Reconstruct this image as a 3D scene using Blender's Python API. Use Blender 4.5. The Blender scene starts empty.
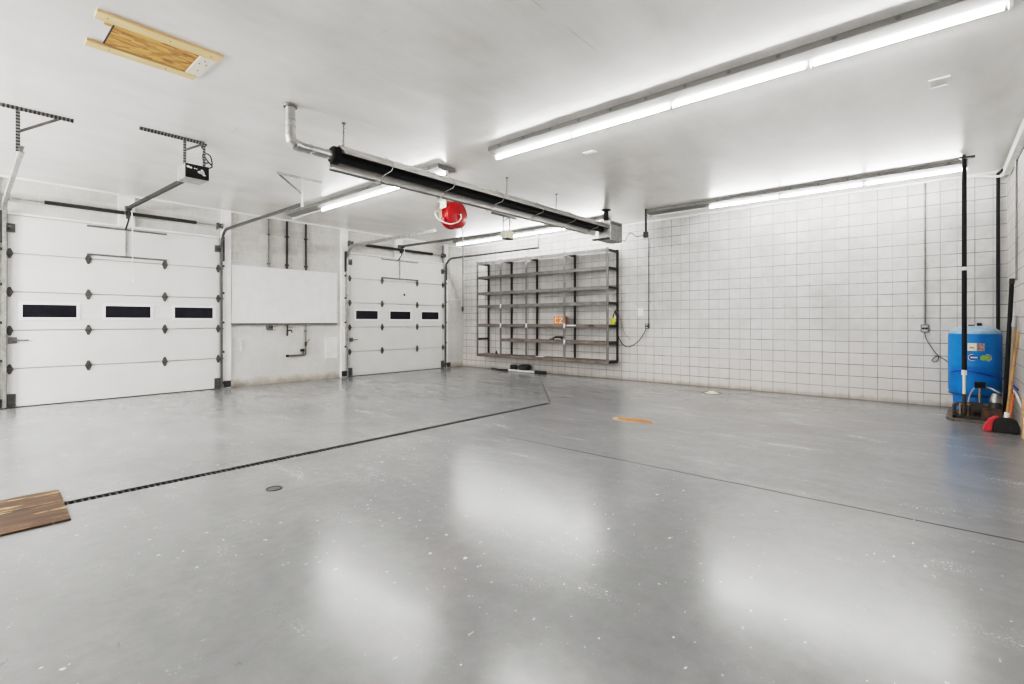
import bpy, bmesh, math, random
from mathutils import Vector, Matrix
random.seed(7)
S = bpy.context.scene
COL = S.collection

# ------------------------------------------------------------------ room numbers (metres)
XL, XR = -11.14, 0.76          # left wall (with the overhead doors), right wall
YB, YF = 10.50, -3.20          # back block wall, wall behind the camera
CE = 3.66                      # ceiling height
DX = -11.10                    # inner face of the doors

# ------------------------------------------------------------------ materials
MATS = {}
def new_mat(name):
    m = bpy.data.materials.new(name); m.use_nodes = True
    nt = m.node_tree
    for n in list(nt.nodes): nt.nodes.remove(n)
    out = nt.nodes.new('ShaderNodeOutputMaterial')
    b = nt.nodes.new('ShaderNodeBsdfPrincipled')
    nt.links.new(b.outputs[0], out.inputs[0])
    MATS[name] = m
    return m, nt, b
class N:
    """small helper around one node tree"""
    def __init__(s, nt): s.nt = nt
    def n(s, t, **kw):
        x = s.nt.nodes.new(t)
        for k, v in kw.items(): setattr(x, k, v)
        return x
    def link(s, a, b): s.nt.links.new(a, b)
    def coords(s): return s.n('ShaderNodeTexCoord').outputs['Object']
    def noise(s, vec, scale, detail=4, rough=.55, dist=0):
        x = s.n('ShaderNodeTexNoise'); x.inputs['Scale'].default_value = scale
        x.inputs['Detail'].default_value = detail; x.inputs['Roughness'].default_value = rough
        x.inputs['Distortion'].default_value = dist
        s.link(vec, x.inputs['Vector']); return x.outputs['Fac']
    def scaled(s, vec, sc, loc=(0, 0, 0), rot=(0, 0, 0)):
        m = s.n('ShaderNodeMapping'); m.inputs['Scale'].default_value = sc
        m.inputs['Location'].default_value = loc; m.inputs['Rotation'].default_value = rot
        s.link(vec, m.inputs['Vector']); return m.outputs[0]
    def ramp(s, fac, stops):
        r = s.n('ShaderNodeValToRGB'); cr = r.color_ramp
        while len(cr.elements) > 1: cr.elements.remove(cr.elements[-1])
        for i, (p, c) in enumerate(stops):
            e = cr.elements[0] if i == 0 else cr.elements.new(p)
            e.position = p
            e.color = (c, c, c, 1) if isinstance(c, (int, float)) else (*c, 1)
        s.link(fac, r.inputs[0]); return r.outputs[0]
    def mix(s, fac, a, b, mode='MIX'):
        m = s.n('ShaderNodeMix', data_type='RGBA', blend_type=mode)
        for i, sock, v in ((0, m.inputs[0], fac), (6, m.inputs[6], a), (7, m.inputs[7], b)):
            if hasattr(v, 'is_output'): s.link(v, sock)
            elif isinstance(v, (int, float)):
                sock.default_value = v if i == 0 else (v, v, v, 1)
            else: sock.default_value = (*v, 1)
        return m.outputs[2]
    def math(s, op, a, b=None, c=None):
        m = s.n('ShaderNodeMath', operation=op)
        for i, v in enumerate((a, b, c)):
            if v is None: continue
            if hasattr(v, 'is_output'): s.link(v, m.inputs[i])
            else: m.inputs[i].default_value = v
        return m.outputs[0]
    def sep(s, vec):
        x = s.n('ShaderNodeSeparateXYZ'); s.link(vec, x.inputs[0]); return x.outputs
    def comb(s, x, y, z=0.0):
        c = s.n('ShaderNodeCombineXYZ')
        for i, v in enumerate((x, y, z)):
            if hasattr(v, 'is_output'): s.link(v, c.inputs[i])
            else: c.inputs[i].default_value = v
        return c.outputs[0]
    def bump(s, h, strength, dist, bsdf):
        b = s.n('ShaderNodeBump'); b.inputs['Strength'].default_value = strength
        b.inputs['Distance'].default_value = dist
        s.link(h, b.inputs['Height']); s.link(b.outputs[0], bsdf.inputs['Normal'])

def simple(name, col, rough=.5, metal=0.0, var=.12, scale=9.0, spec=None, bump=0):
    """painted / metal surface with a little procedural unevenness"""
    m, nt, b = new_mat(name); g = N(nt)
    f = g.noise(g.coords(), scale, 5)
    lo = tuple(c*(1-var) for c in col); hi = tuple(min(1, c*(1+var)) for c in col)
    g.link(g.ramp(f, [(.3, lo), (.7, hi)]), b.inputs['Base Color'])
    b.inputs['Roughness'].default_value = rough; b.inputs['Metallic'].default_value = metal
    if spec is not None: b.inputs['Specular IOR Level'].default_value = spec
    if bump: g.bump(f, bump, .004, b)
    return m
def emis(name, col, strength):
    m, nt, b = new_mat(name)
    b.inputs['Base Color'].default_value = (.9, .9, .9, 1)
    b.inputs['Emission Color'].default_value = (*col, 1)
    b.inputs['Emission Strength'].default_value = strength
    return m

def mat_blockwall(name, horiz, base, warm):
    """painted block wall laid in a square grid; horiz = axis index running along the wall"""
    m, nt, b = new_mat(name); g = N(nt)
    co = g.coords(); s = g.sep(co)
    h = s[horiz]; z = s[2]
    P = 0.2033
    def line(c, period, width, off=0.0):
        t = g.math('FRACT', g.math('DIVIDE', g.math('ADD', c, off + 100*period), period))
        d = g.math('MINIMUM', t, g.math('SUBTRACT', 1.0, t))
        d = g.math('MULTIPLY', d, period)
        mr = g.n('ShaderNodeMapRange'); mr.interpolation_type = 'SMOOTHSTEP'
        g.link(d, mr.inputs[0]); mr.inputs[1].default_value = width*.45; mr.inputs[2].default_value = width
        mr.inputs[3].default_value = 1; mr.inputs[4].default_value = 0
        return mr.outputs[0]
    wob = g.math('MULTIPLY', g.math('SUBTRACT', g.noise(co, 6, 2), .5), .006)
    hz = g.math('ADD', z, wob); hx = g.math('ADD', h, wob)
    L1 = line(hz, P, .0085)
    L2 = line(hx, P*2, .0085)
    L3 = line(hx, P*2, .0065, P)
    brk = g.ramp(g.noise(co, 2.2, 3), [(.35, .55), (.6, 1.0)])
    L3 = g.math('MULTIPLY', L3, .55); L2 = g.math('MULTIPLY', L2, .85)
    lines = g.math('MAXIMUM', g.math('MAXIMUM', L1, L2), L3)
    lfac = g.math('MULTIPLY', lines, brk)
    big = g.noise(co, .55, 5, .6)
    fine = g.noise(co, 7, 5, .65)
    c0 = g.ramp(big, [(.32, tuple(x*.70 for x in base)), (.5, base), (.72, tuple(min(1, x*1.08) for x in base))])
    c1 = g.mix(.45, c0, g.ramp(fine, [(.3, .55), (.7, .95)]), 'MULTIPLY')
    # per-block tone
    vor = g.n('ShaderNodeTexWhiteNoise', noise_dimensions='2D')
    g.link(g.comb(g.math('FLOOR', g.math('DIVIDE', h, P)), g.math('FLOOR', g.math('DIVIDE', z, P))), vor.inputs['Vector'])
    c2 = g.mix(1.0, c1, g.ramp(vor.outputs['Value'], [(0, .93), (1, 1.0)]), 'MULTIPLY')
    # worn warm-grey lower part
    low = g.ramp(g.math('ADD', g.math('MULTIPLY', z, .4), g.math('MULTIPLY', big, .6)), [(.3, 1), (.95, 0)])
    c3 = g.mix(g.math('MULTIPLY', low, .75), c2, warm)
    # dirt streak right above the floor
    foot = g.ramp(g.math('ADD', z, g.math('MULTIPLY', fine, .12)), [(.04, 1), (.16, 0)])
    c4 = g.mix(g.math('MULTIPLY', foot, .75), c3, (.22, .17, .125))
    # dark specks
    spk = g.ramp(g.noise(co, 18, 3, .6), [(.66, 0), (.70, 1)])
    c5 = g.mix(g.math('MULTIPLY', spk, .5), c4, (.2, .19, .18))
    c6 = g.mix(g.math('MULTIPLY', lfac, .9), c5, (.10, .095, .09))
    g.link(c6, b.inputs['Base Color'])
    b.inputs['Roughness'].default_value = .5
    hgt = g.math('SUBTRACT', g.math('MULTIPLY', fine, .25), lines)
    g.bump(hgt, .2, .005, b)
    return m

def mat_doorwall():
    m, nt, b = new_mat('door wall paint'); g = N(nt)
    co = g.coords(); s = g.sep(co)
    br = g.n('ShaderNodeTexBrick'); br.offset = .5
    br.inputs['Scale'].default_value = 1; br.inputs['Mortar Size'].default_value = .006
    br.inputs['Mortar Smooth'].default_value = .4
    br.inputs['Brick Width'].default_value = .4066; br.inputs['Row Height'].default_value = .2033
    br.inputs['Color1'].default_value = (.66, .65, .625, 1); br.inputs['Color2'].default_value = (.61, .60, .575, 1)
    br.inputs['Mortar'].default_value = (.74, .73, .71, 1)
    g.link(g.comb(s[1], s[2]), br.inputs['Vector'])
    big = g.noise(co, .9, 5, .6); fine = g.noise(co, 9, 5, .7)
    c = g.mix(.8, br.outputs['Color'], g.ramp(big, [(.3, .9), (.65, 1.0)]), 'MULTIPLY')
    c = g.mix(.3, c, g.ramp(fine, [(.3, .6), (.62, 1)]), 'MULTIPLY')
    # upper course band greyer, lower part whiter and flaky
    low = g.ramp(s[2], [(.33, 1), (.45, 0)])
    zz = g.math('DIVIDE', s[2], 3.66)
    low = g.ramp(zz, [(.30, 1), (.37, 0)])
    c = g.mix(g.math('MULTIPLY', low, .55), c, g.ramp(big, [(.3, (.60, .585, .56)), (.7, (.80, .79, .77))]))
    foot = g.ramp(g.math('ADD', s[2], g.math('MULTIPLY', g.noise(co, 5, 5, .7), .35)), [(.17, 1), (.34, 0)])
    c = g.mix(g.math('MULTIPLY', foot, .8), c, (.30, .25, .19))
    chips = g.ramp(g.noise(co, 16, 5, .7), [(.66, 0), (.69, 1)])
    c = g.mix(g.math('MULTIPLY', g.math('MULTIPLY', chips, low), .75), c, (.2, .18, .16))
    g.link(c, b.inputs['Base Color']); b.inputs['Roughness'].default_value = .55
    g.bump(g.math('ADD', g.math('MULTIPLY', br.outputs['Fac'], -.6), g.math('MULTIPLY', fine, .5)), .3, .006, b)
    return m

def mat_ceiling():
    m, nt, b = new_mat('ceiling paint'); g = N(nt)
    co = g.coords(); s = g.sep(co)
    big = g.noise(co, .45, 5, .62, .6); mid = g.noise(g.scaled(co, (1, .35, 1)), 2.4, 5, .6)
    c = g.ramp(big, [(.30, (.74, .725, .70)), (.5, (.84, .83, .81)), (.70, (.90, .893, .88))])
    c = g.mix(.5, c, g.ramp(mid, [(.32, .72), (.62, 1.0)]), 'MULTIPLY')
    # sheet joints
    def seam(cc, pos):
        d = g.math('ABSOLUTE', g.math('SUBTRACT', cc, pos))
        return g.ramp(g.math('MULTIPLY', d, 40), [(.1, 1), (.35, 0)])
    sm = None
    for cc, pos in ((s[1], 2.28), (s[1], 7.15), (s[0], -4.98), (s[0], -2.2), (s[0], -7.42)):
        x = seam(cc, pos); sm = x if sm is None else g.math('MAXIMUM', sm, x)
    brk = g.ramp(g.noise(co, 1.3, 3), [(.5, 0), (.62, .45)])
    c = g.mix(g.math('MULTIPLY', sm, brk), c, (.4, .39, .37))
    g.link(c, b.inputs['Base Color'])
    g.link(g.ramp(mid, [(.3, .29), (.7, .38)]), b.inputs['Roughness'])
    b.inputs['Specular IOR Level'].default_value = 1.0
    b.inputs['Coat Weight'].default_value = .7; b.inputs['Coat Roughness'].default_value = .27; b.inputs['Coat IOR'].default_value = 1.6
    h = g.math('ADD', g.math('MULTIPLY', g.noise(co, 1.1, 3), 1.0), g.math('MULTIPLY', g.noise(co, 14, 3), .05))
    g.bump(h, .12, .02, b)
    return m

def mat_floor():
    m, nt, b = new_mat('floor paint'); g = N(nt)
    co = g.coords(); s = g.sep(co)
    big = g.noise(co, .5, 6, .62, .4)
    st = g.noise(g.scaled(co, (1.0, 3.2, 1), rot=(0, 0, .5)), 1.2, 6, .65)
    c = g.ramp(big, [(.3, (.215, .221, .227)), (.5, (.262, .268, .275)), (.72, (.305, .311, .317))])
    c = g.mix(.4, c, g.ramp(st, [(.3, .84), (.65, 1.0)]), 'MULTIPLY')
    fine = g.noise(co, 75, 4, .7); mott = g.noise(g.scaled(co, (1.3, 1, 1)), 9, 6, .7)
    c = g.mix(.12, c, g.ramp(fine, [(.33, .74), (.67, 1.0)]), 'MULTIPLY')
    c = g.mix(.35, c, g.ramp(mott, [(.35, .76), (.6, 1.0)]), 'MULTIPLY')
    # saw cut running across the room, and a diagonal crack from the drain end to the back wall
    jx = g.math('ABSOLUTE', g.math('SUBTRACT', s[1], g.math('ADD', 4.355, g.math('MULTIPLY', g.noise(co, 3, 3), .03))))
    jl = g.ramp(g.math('MULTIPLY', jx, 24), [(.15, 1), (.4, 0)])
    jl = g.math('MULTIPLY', jl, g.ramp(g.math('MULTIPLY', g.math('ADD', s[0], 5.0), .25), [(.1, 0), (.55, .8)]))
    # crack: line through (-4.95,6.67) and (-8.2,10.5)
    dx, dy = -8.2+4.95, 10.5-6.67; L = math.hypot(dx, dy)
    nx, ny = dy/L, -dx/L
    d = g.math('ADD', g.math('MULTIPLY', g.math('ADD', s[0], 4.95), nx), g.math('MULTIPLY', g.math('SUBTRACT', s[1], 6.67), ny))
    d = g.math('ABSOLUTE', g.math('ADD', d, g.math('MULTIPLY', g.math('SUBTRACT', g.noise(co, 2.5, 3), .5), .1)))
    cl = g.ramp(g.math('MULTIPLY', d, 30), [(.1, .8), (.5, 0)])
    cl = g.math('MULTIPLY', cl, g.math('GREATER_THAN', s[1], 6.7))
    # dark scuffs
    sc = g.noise(g.scaled(co, (1, 2.6, 1), rot=(0, 0, -.35)), 3.3, 6, .72)
    scf = g.ramp(sc, [(.66, 0), (.71, 1)])
    scf = g.math('MULTIPLY', scf, g.ramp(g.noise(co, .8, 2), [(.5, 0), (.6, .6)]))
    # pale chips in the paint, mostly in front of the drain
    ch = g.noise(g.scaled(co, (1.6, 1, 1), rot=(0, 0, .7)), 17, 3, .55)
    chf = g.ramp(ch, [(.69, 0), (.705, 1)])
    where = g.ramp(g.math('ADD', g.noise(co, 1.0, 3), g.math('MULTIPLY', g.math('ABSOLUTE', g.math('SUBTRACT', s[1], 2.0)), -.05)), [(.40, 0), (.50, 1)])
    chf = g.math('MULTIPLY', chf, where)
    v = g.n('ShaderNodeTexVoronoi'); v.inputs['Scale'].default_value = 6.5
    g.link(co, v.inputs['Vector'])
    dots = g.ramp(g.math('ADD', v.outputs['Distance'], g.math('MULTIPLY', g.noise(co, 9, 2), .05)), [(.048, 1), (.055, 0)])
    dots = g.math('MULTIPLY', dots, g.ramp(g.noise(co, 1.7, 3), [(.48, 0), (.55, 1)]))
    c = g.mix(g.math('MULTIPLY', scf, .75), c, (.12, .12, .12))
    c = g.mix(g.math('MAXIMUM', jl, cl), c, (.03, .03, .03))
    c = g.mix(g.math('MULTIPLY', g.math('MAXIMUM', chf, dots), .9), c, (.80, .80, .79))
    # brownish dirt along the back wall
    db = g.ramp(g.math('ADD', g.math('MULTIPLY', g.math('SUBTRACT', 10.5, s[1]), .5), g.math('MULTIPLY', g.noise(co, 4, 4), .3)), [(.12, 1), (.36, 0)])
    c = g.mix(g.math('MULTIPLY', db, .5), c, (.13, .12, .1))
    g.link(c, b.inputs['Base Color'])
    g.link(g.math('ADD', g.ramp(st, [(.3, .13), (.7, .22)]), g.ramp(fine, [(.36, 0), (.64, .08)])), b.inputs['Roughness'])
    g.link(g.math('MULTIPLY', g.math('SUBTRACT', 1.0, g.math('MAXIMUM', jl, cl)), 1.0), b.inputs['Specular IOR Level'])
    h = g.math('ADD', g.math('MULTIPLY', g.noise(co, 60, 2, .5), .35), g.math('MULTIPLY', g.noise(co, 2.2, 2), 1.2))
    g.bump(h, .25, .004, b)
    return m

def mat_wood(name, a, c_, axis=1, osb=False, worn=False, scale=1.0):
    m, nt, b = new_mat(name); g = N(nt)
    co = g.coords()
    if osb:
        v = g.n('ShaderNodeTexVoronoi'); v.inputs['Scale'].default_value = 14
        g.link(g.scaled(co, (2.4, .8, 1), rot=(0, 0, .25)), v.inputs['Vector'])
        f = g.math('ADD', g.math('MULTIPLY', g.sep(v.outputs['Color'])[0], .6), g.math('MULTIPLY', g.noise(g.scaled(co, (6, 1, 1)), 9, 5), .5))
    else:
        sc = [9, 9, 9]; sc[axis] = .9
        f = g.noise(g.scaled(co, tuple(x*scale for x in sc)), 2.2, 6, .65, .6)
    col = g.ramp(f, [(.25, a), (.75, c_)])
    if worn:
        w = g.ramp(g.noise(g.scaled(co, (7, .9, 1)), 2.1, 5, .7), [(.56, 0), (.63, 1)])
        col = g.mix(w, col, (.55, .38, .2))
        col = g.mix(.5, col, g.ramp(g.noise(co, 2, 5), [(.3, .45), (.65, 1)]), 'MULTIPLY')
    g.link(col, b.inputs['Base Color']); b.inputs['Roughness'].default_value = .55 if not worn else .65
    g.bump(f, .2, .003, b)
    return m

M_BLOCK = mat_blockwall('painted block wall', 0, (.66, .652, .64), (.64, .61, .58))
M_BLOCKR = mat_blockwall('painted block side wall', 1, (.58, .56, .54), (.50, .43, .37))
M_DWALL = mat_doorwall(); M_CEIL = mat_ceiling(); M_FLOOR = mat_floor()
M_DOOR = simple('door enamel', (.72, .715, .70), .38, var=.05, scale=1.6)
M_TRIM = simple('white trim paint', (.86, .855, .84), .45, var=.06, scale=4)
M_POST = simple('jamb paint', (.87, .865, .85), .5, var=.1, scale=3)
M_BOARD = simple('whiteboard paint', (.83, .825, .81), .5, var=.05, scale=5)
M_GALV = simple('galvanised steel', (.42, .42, .41), .38, .75, .25, 14)
M_STEEL = simple('dull steel', (.19, .185, .18), .45, .6, .25, 12)
M_DSTEEL = simple('dark steel', (.04, .039, .038), .5, .4, .3, 12)
M_SHELF = simple('shelf grey', (.15, .147, .143), .5, .3, .25, 7)
M_SHELFD = simple('shelf dark post', (.022, .021, .02), .5, .3, .3, 9)
M_RUSTSH = simple('worn shelf', (.16, .132, .112), .6, .1, .35, 6)
M_BLACK = simple('black paint', (.008, .008, .009), .5, 0, .4, 10, spec=.2)
M_PANE = simple('dark pane', (.010, .010, .016), .3, 0, .6, 5, spec=.3)
M_ALU = simple('aluminium hood', (.66, .65, .63), .33, .8, .12, 5)
M_HOODIN = simple('hood lining', (.55, .54, .52), .4, .6, .2, 5)
M_TUBEH = simple('black heater tube', (.008, .008, .008), .6, 0, .4, 6, spec=.2)
M_DUCT = simple('duct galvanised', (.5, .5, .5), .28, .85, .15, 8)
M_FIX = simple('fixture housing', (.22, .217, .21), .5, 0, .08, 5)
M_DEAD = simple('dead tube glass', (.75, .75, .74), .25, 0, .04, 5)
M_LIT = emis('lit tube', (1, .985, .965), 104.0)
M_RED = simple('red enamel', (.44, .006, .008), .3, 0, .15, 6)
M_DRED = simple('dark red enamel', (.30, .012, .014), .4, 0, .2, 6)
M_HOSEW = simple('pale hose', (.72, .69, .64), .5, 0, .1, 10)
M_GREY = simple('grey plastic', (.42, .42, .42), .5, 0, .15, 10)
M_WHITE = simple('white plastic', (.82, .82, .81), .4, 0, .06, 10)
M_BLUE = simple('tank blue', (.001, .20, .55), .4, 0, .16, 4, spec=.3)
M_BLUED = simple('tank dark blue', (.004, .055, .17), .5, 0, .25, 8)
M_DUST = simple('dusty blue top', (.26, .37, .46), .6, 0, .25, 9)
M_HOSEB = simple('blue hose', (.01, .04, .42), .4, 0, .2, 10)
M_YEL = simple('yellow plastic', (.72, .68, .05), .4, 0, .15, 10)
M_OLIVE = simple('olive lens', (.58, .56, .26), .35, 0, .12, 10)
M_ORANGE = simple('orange card', (.62, .17, .04), .55, 0, .3, 60)
M_GREENL = simple('green label', (.35, .52, .12), .5, 0, .2, 30)
M_CREAM = simple('cream label', (.78, .75, .60), .5, 0, .15, 60)
M_PHOTO = simple('picture label', (.42, .28, .24), .5, 0, .6, 40)
M_RUST = simple('rusty iron', (.10, .055, .035), .8, .2, .6, 18, bump=.5)
M_IRON = simple('cast iron', (.05, .045, .04), .7, .3, .4, 18)
M_GRATE = simple('grate iron', (.055, .055, .053), .7, .2, .3, 14, spec=.2)
M_HINGE = simple('hinge steel', (.11, .109, .107), .45, .4, .35, 30)
M_BRASS = simple('brass fitting', (.36, .28, .18), .4, .7, .2, 18)
M_CONC = simple('rough concrete', (.14, .115, .095), .85, 0, .35, 12, bump=.5)
M_BRIST = simple('black bristles', (.018, .018, .018), .8, 0, .6, 60, bump=.6)
M_REDBR = simple('red bristles', (.55, .03, .04), .7, 0, .4, 60, bump=.6)
M_BAMBOO = mat_wood('bamboo handle', (.30, .14, .04), (.58, .34, .12), 2)
M_OLDWOOD = mat_wood('weathered handle', (.16, .12, .09), (.34, .27, .2), 2)
M_PINE = mat_wood('fresh pine', (.66, .42, .20), (.84, .64, .38), 1)
M_PINEW = mat_wood('pale pine', (.76, .67, .55), (.84, .77, .66), 0)
M_OSB = mat_wood('chipboard', (.28, .12, .025), (.64, .38, .12), 1, osb=True)
M_PLY = mat_wood('worn plywood', (.035, .017, .008), (.14, .068, .028), 1, worn=True)
M_PLANK = mat_wood('leaning plank', (.48, .30, .16), (.66, .48, .30), 2)
M_PATCH = simple('raw orange patch', (.42, .17, .06), .7, 0, .45, 16, bump=.4)
M_PATCHE = simple('pale patch edge', (.50, .38, .24), .7, 0, .2, 20)
M_RUBBER = simple('black rubber', (.02, .02, .021), .7, 0, .3, 14)

def mat_slots(name, ax):
    m, nt, b = new_mat(name); g = N(nt)
    co = g.coords(); s = g.sep(co)
    f = g.math('FRACT', g.math('DIVIDE', g.math('ADD', s[ax], 20.0), .034))
    k_ = g.math('LESS_THAN', f, .5)
    c = g.mix(k_, g.ramp(g.noise(co, 12), [(.3, (.24, .24, .235)), (.7, (.34, .34, .33))]), (.05, .05, .05))
    g.link(c, b.inputs['Base Color']); b.inputs['Roughness'].default_value = .45; b.inputs['Metallic'].default_value = .4
    return m
M_SLOTY = mat_slots('slotted angle', 1); M_SLOTZ = mat_slots('slotted hanger', 2)

# ------------------------------------------------------------------ mesh builder
class MB:
    def __init__(s): s.v = []; s.f = []
    def _add(s, vs, fs):
        o = len(s.v); s.v += [Vector(p) for p in vs]; s.f += [tuple(i+o for i in f) for f in fs]; return s
    def box(s, x0, x1, y0, y1, z0, z1):
        x0, x1 = sorted((x0, x1)); y0, y1 = sorted((y0, y1)); z0, z1 = sorted((z0, z1))
        return s._add([(x0,y0,z0),(x1,y0,z0),(x1,y1,z0),(x0,y1,z0),(x0,y0,z1),(x1,y0,z1),(x1,y1,z1),(x0,y1,z1)],
                      [(0,3,2,1),(4,5,6,7),(0,1,5,4),(1,2,6,5),(2,3,7,6),(3,0,4,7)])
    def bar(s, p0, p1, w, t, up=(0,0,1)):
        """rectangular bar from p0 to p1; w across, t along 'up'"""
        p0, p1 = Vector(p0), Vector(p1); d = (p1-p0).normalized(); up = Vector(up)
        if abs(d.dot(up)) > .99: up = Vector((1,0,0))
        a = d.cross(up).normalized()*(w/2); b = a.cross(d).normalized()*(t/2)
        vs = [p0-a-b, p0+a-b, p0+a+b, p0-a+b, p1-a-b, p1+a-b, p1+a+b, p1-a+b]
        return s._add(vs, [(0,3,2,1),(4,5,6,7),(0,1,5,4),(1,2,6,5),(2,3,7,6),(3,0,4,7)])
    def tube(s, pts, r, n=10, cap=True, smooth=0):
        pts = [Vector(p) for p in pts]
        if smooth: pts = catmull(pts, smooth)
        rs = r if isinstance(r, (list, tuple)) else [r]*len(pts)
        d0 = (pts[1]-pts[0]).normalized()
        ref = Vector((0,0,1)) if abs(d0.z) < .9 else Vector((1,0,0))
        a = d0.cross(ref).normalized(); vs = []; fs = []
        for i, p in enumerate(pts):
            d = (pts[min(i+1, len(pts)-1)] - pts[max(i-1, 0)]).normalized()
            a = (a - d*a.dot(d)).normalized(); b = d.cross(a)
            for k in range(n):
                t = 2*math.pi*k/n
                vs.append(p + a*(math.cos(t)*rs[i]) + b*(math.sin(t)*rs[i]))
        for i in range(len(pts)-1):
            for k in range(n):
                k2 = (k+1) % n
                fs.append((i*n+k, i*n+k2, (i+1)*n+k2, (i+1)*n+k))
        if cap:
            fs.append(tuple(reversed(range(n)))); e = (len(pts)-1)*n; fs.append(tuple(range(e, e+n)))
        return s._add(vs, fs)
    def lathe(s, prof, c=(0,0,0), axis='z', n=32, a0=0, a1=2*math.pi):
        """prof = [(radius, height)...] turned about axis through c"""
        c = Vector(c); vs = []; fs = []; full = abs(a1-a0-2*math.pi) < 1e-6
        m = n if full else n+1
        for r, h in prof:
            for k in range(m):
                t = a0+(a1-a0)*k/n; x, y = r*math.cos(t), r*math.sin(t)
                vs.append(c + (Vector((x,y,h)) if axis == 'z' else Vector((h,x,y)) if axis == 'x' else Vector((y,h,x))))
        for i in range(len(prof)-1):
            for k in range(n):
                k2 = (k+1) % m
                fs.append((i*m+k, i*m+k2, (i+1)*m+k2, (i+1)*m+k))
        return s._add(vs, fs)
    def prism(s, poly, e0, e1, fn):
        """poly of 2D points; fn(u,v,e) -> xyz; extruded from e0 to e1"""
        n = len(poly)
        vs = [fn(u,v,e0) for u,v in poly] + [fn(u,v,e1) for u,v in poly]
        fs = [tuple(reversed(range(n))), tuple(range(n, 2*n))] + [(i, (i+1)%n, n+(i+1)%n, n+i) for i in range(n)]
        return s._add(vs, fs)
    def ring(s, outer, inner, e0, e1, fn):
        n = len(outer)
        vs = [fn(u,v,e) for e in (e0,e1) for u,v in outer] + [fn(u,v,e) for e in (e0,e1) for u,v in inner]
        fs = []
        for i in range(n):
            j = (i+1)%n
            fs += [(i,j,n+j,n+i), (2*n+i,3*n+i,3*n+j,2*n+j), (i,2*n+i,2*n+j,j), (n+i,n+j,3*n+j,3*n+i)]
        return s._add(vs, fs)
    def build(s, name, mat, parent=None, bevel=0, smooth=False):
        me = bpy.data.meshes.new(name)
        off = world_loc(parent) if parent else Vector((0,0,0))
        me.from_pydata([p-off for p in s.v], [], s.f)
        bm = bmesh.new(); bm.from_mesh(me); bmesh.ops.recalc_face_normals(bm, faces=bm.faces[:]); bm.to_mesh(me); bm.free()
        me.materials.append(mat)
        if smooth:
            me.shade_smooth()
            try: me.set_sharp_from_angle(angle=math.radians(40))
            except Exception: pass
        o = bpy.data.objects.new(name, me); COL.objects.link(o)
        if parent: o.parent = parent
        if bevel:
            b = o.modifiers.new('bevel', 'BEVEL'); b.width = bevel; b.segments = 2; b.limit_method = 'ANGLE'
        return o
def world_loc(o):
    v = Vector((0,0,0))
    while o: v += o.location; o = o.parent
    return v
def catmull(p, k):
    out = []
    q = [p[0]*2-p[1]] + p + [p[-1]*2-p[-2]]
    for i in range(1, len(q)-2):
        for j in range(k):
            t = j/k
            a,b,c,d = q[i-1],q[i],q[i+1],q[i+2]
            out.append(.5*((2*b)+(c-a)*t+(2*a-5*b+4*c-d)*t*t+(3*b-a-3*c+d)*t**3))
    out.append(p[-1]); return out
def tag(o, label=None, cat=None, group=None, kind=None):
    if label: o['label'] = label
    if cat: o['category'] = cat
    if group: o['group'] = group
    if kind: o['kind'] = kind
    return o
def thing(name, loc, label, cat, group=None, kind=None):
    o = bpy.data.objects.new(name, None); COL.objects.link(o); o.location = loc; o.empty_display_size = .1
    return tag(o, label, cat, group, kind)
def copy_tree(o, parent=None):
    c = o.copy(); COL.objects.link(c)
    if parent: c.parent = parent
    for ch in list(o.children): copy_tree(ch, c)
    return c
def struct(name, mb, mat, label=None, bevel=0):
    return tag(mb.build(name, mat, None, bevel), label, None, None, 'structure')
def one(name, mb, mat, label, cat, group=None, bevel=0, smooth=False):
    return tag(mb.build(name, mat, None, bevel, smooth), label, cat, group)

# ------------------------------------------------------------------ room shell
TX0, TX1, TY0, TY1 = -5.0, -4.9, .20, 6.67          # drain trench
fl = MB()
for x0, x1, y0, y1 in ((XL, TX0, YF, YB), (TX1, XR, YF, YB), (TX0, TX1, YF, TY0), (TX0, TX1, TY1, YB)):
    fl._add([(x0,y0,0),(x1,y0,0),(x1,y1,0),(x0,y1,0)], [(0,1,2,3)])
zt = -.12
fl._add([(TX0,TY0,zt),(TX1,TY0,zt),(TX1,TY1,zt),(TX0,TY1,zt),(TX0,TY0,0),(TX1,TY0,0),(TX1,TY1,0),(TX0,TY1,0)],
        [(0,1,2,3),(0,4,5,1),(1,5,6,2),(2,6,7,3),(3,7,4,0)])
struct('floor', fl, M_FLOOR, 'grey painted concrete floor with glossy worn patches')
struct('ceiling', MB().box(XL-.1, XR+.1, YF-.1, YB+.1, CE, CE+.1), M_CEIL, 'flat glossy off white painted ceiling')
struct('wall_left', MB().box(XL-.12, XL, YF-.1, YB+.12, -.15, CE), M_DWALL, 'white painted wall holding the two overhead doors')
struct('wall_back', MB().box(XL, XR+.12, YB, YB+.12, -.15, CE), M_BLOCK, 'white block wall with square grid joints')
struct('wall_right', MB().box(XR, XR+.12, YF-.1, YB, -.15, CE), M_BLOCKR, 'block wall at the right edge of the view')
struct('wall_front', MB().box(XL, XR, YF-.12, YF, -.15, CE), M_TRIM, 'plain white wall behind the camera')

# jamb posts, spring pads and crown strips on the door wall
k = 1
def trim(mb, mat=M_POST, label='white painted timber trim'):
    global k
    struct('trim_%d' % k, mb, mat, label, .004); k += 1
for y0, y1, z0 in ((.28, .55, 0), (3.70, 3.88, 0), (6.37, 6.55, 0), (9.70, 9.84, 0), (2.03, 2.27, 3.09), (7.96, 8.20, 3.09)):
    trim(MB().box(XL, XL+.06, y0, y1, z0, CE-.03))
trim(MB().box(XL, XL+.07, YF, YB, CE-.03, CE), M_TRIM)
trim(MB().box(XL+.07, XR, YB-.03, YB, CE-.035, CE), M_TRIM)
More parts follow.
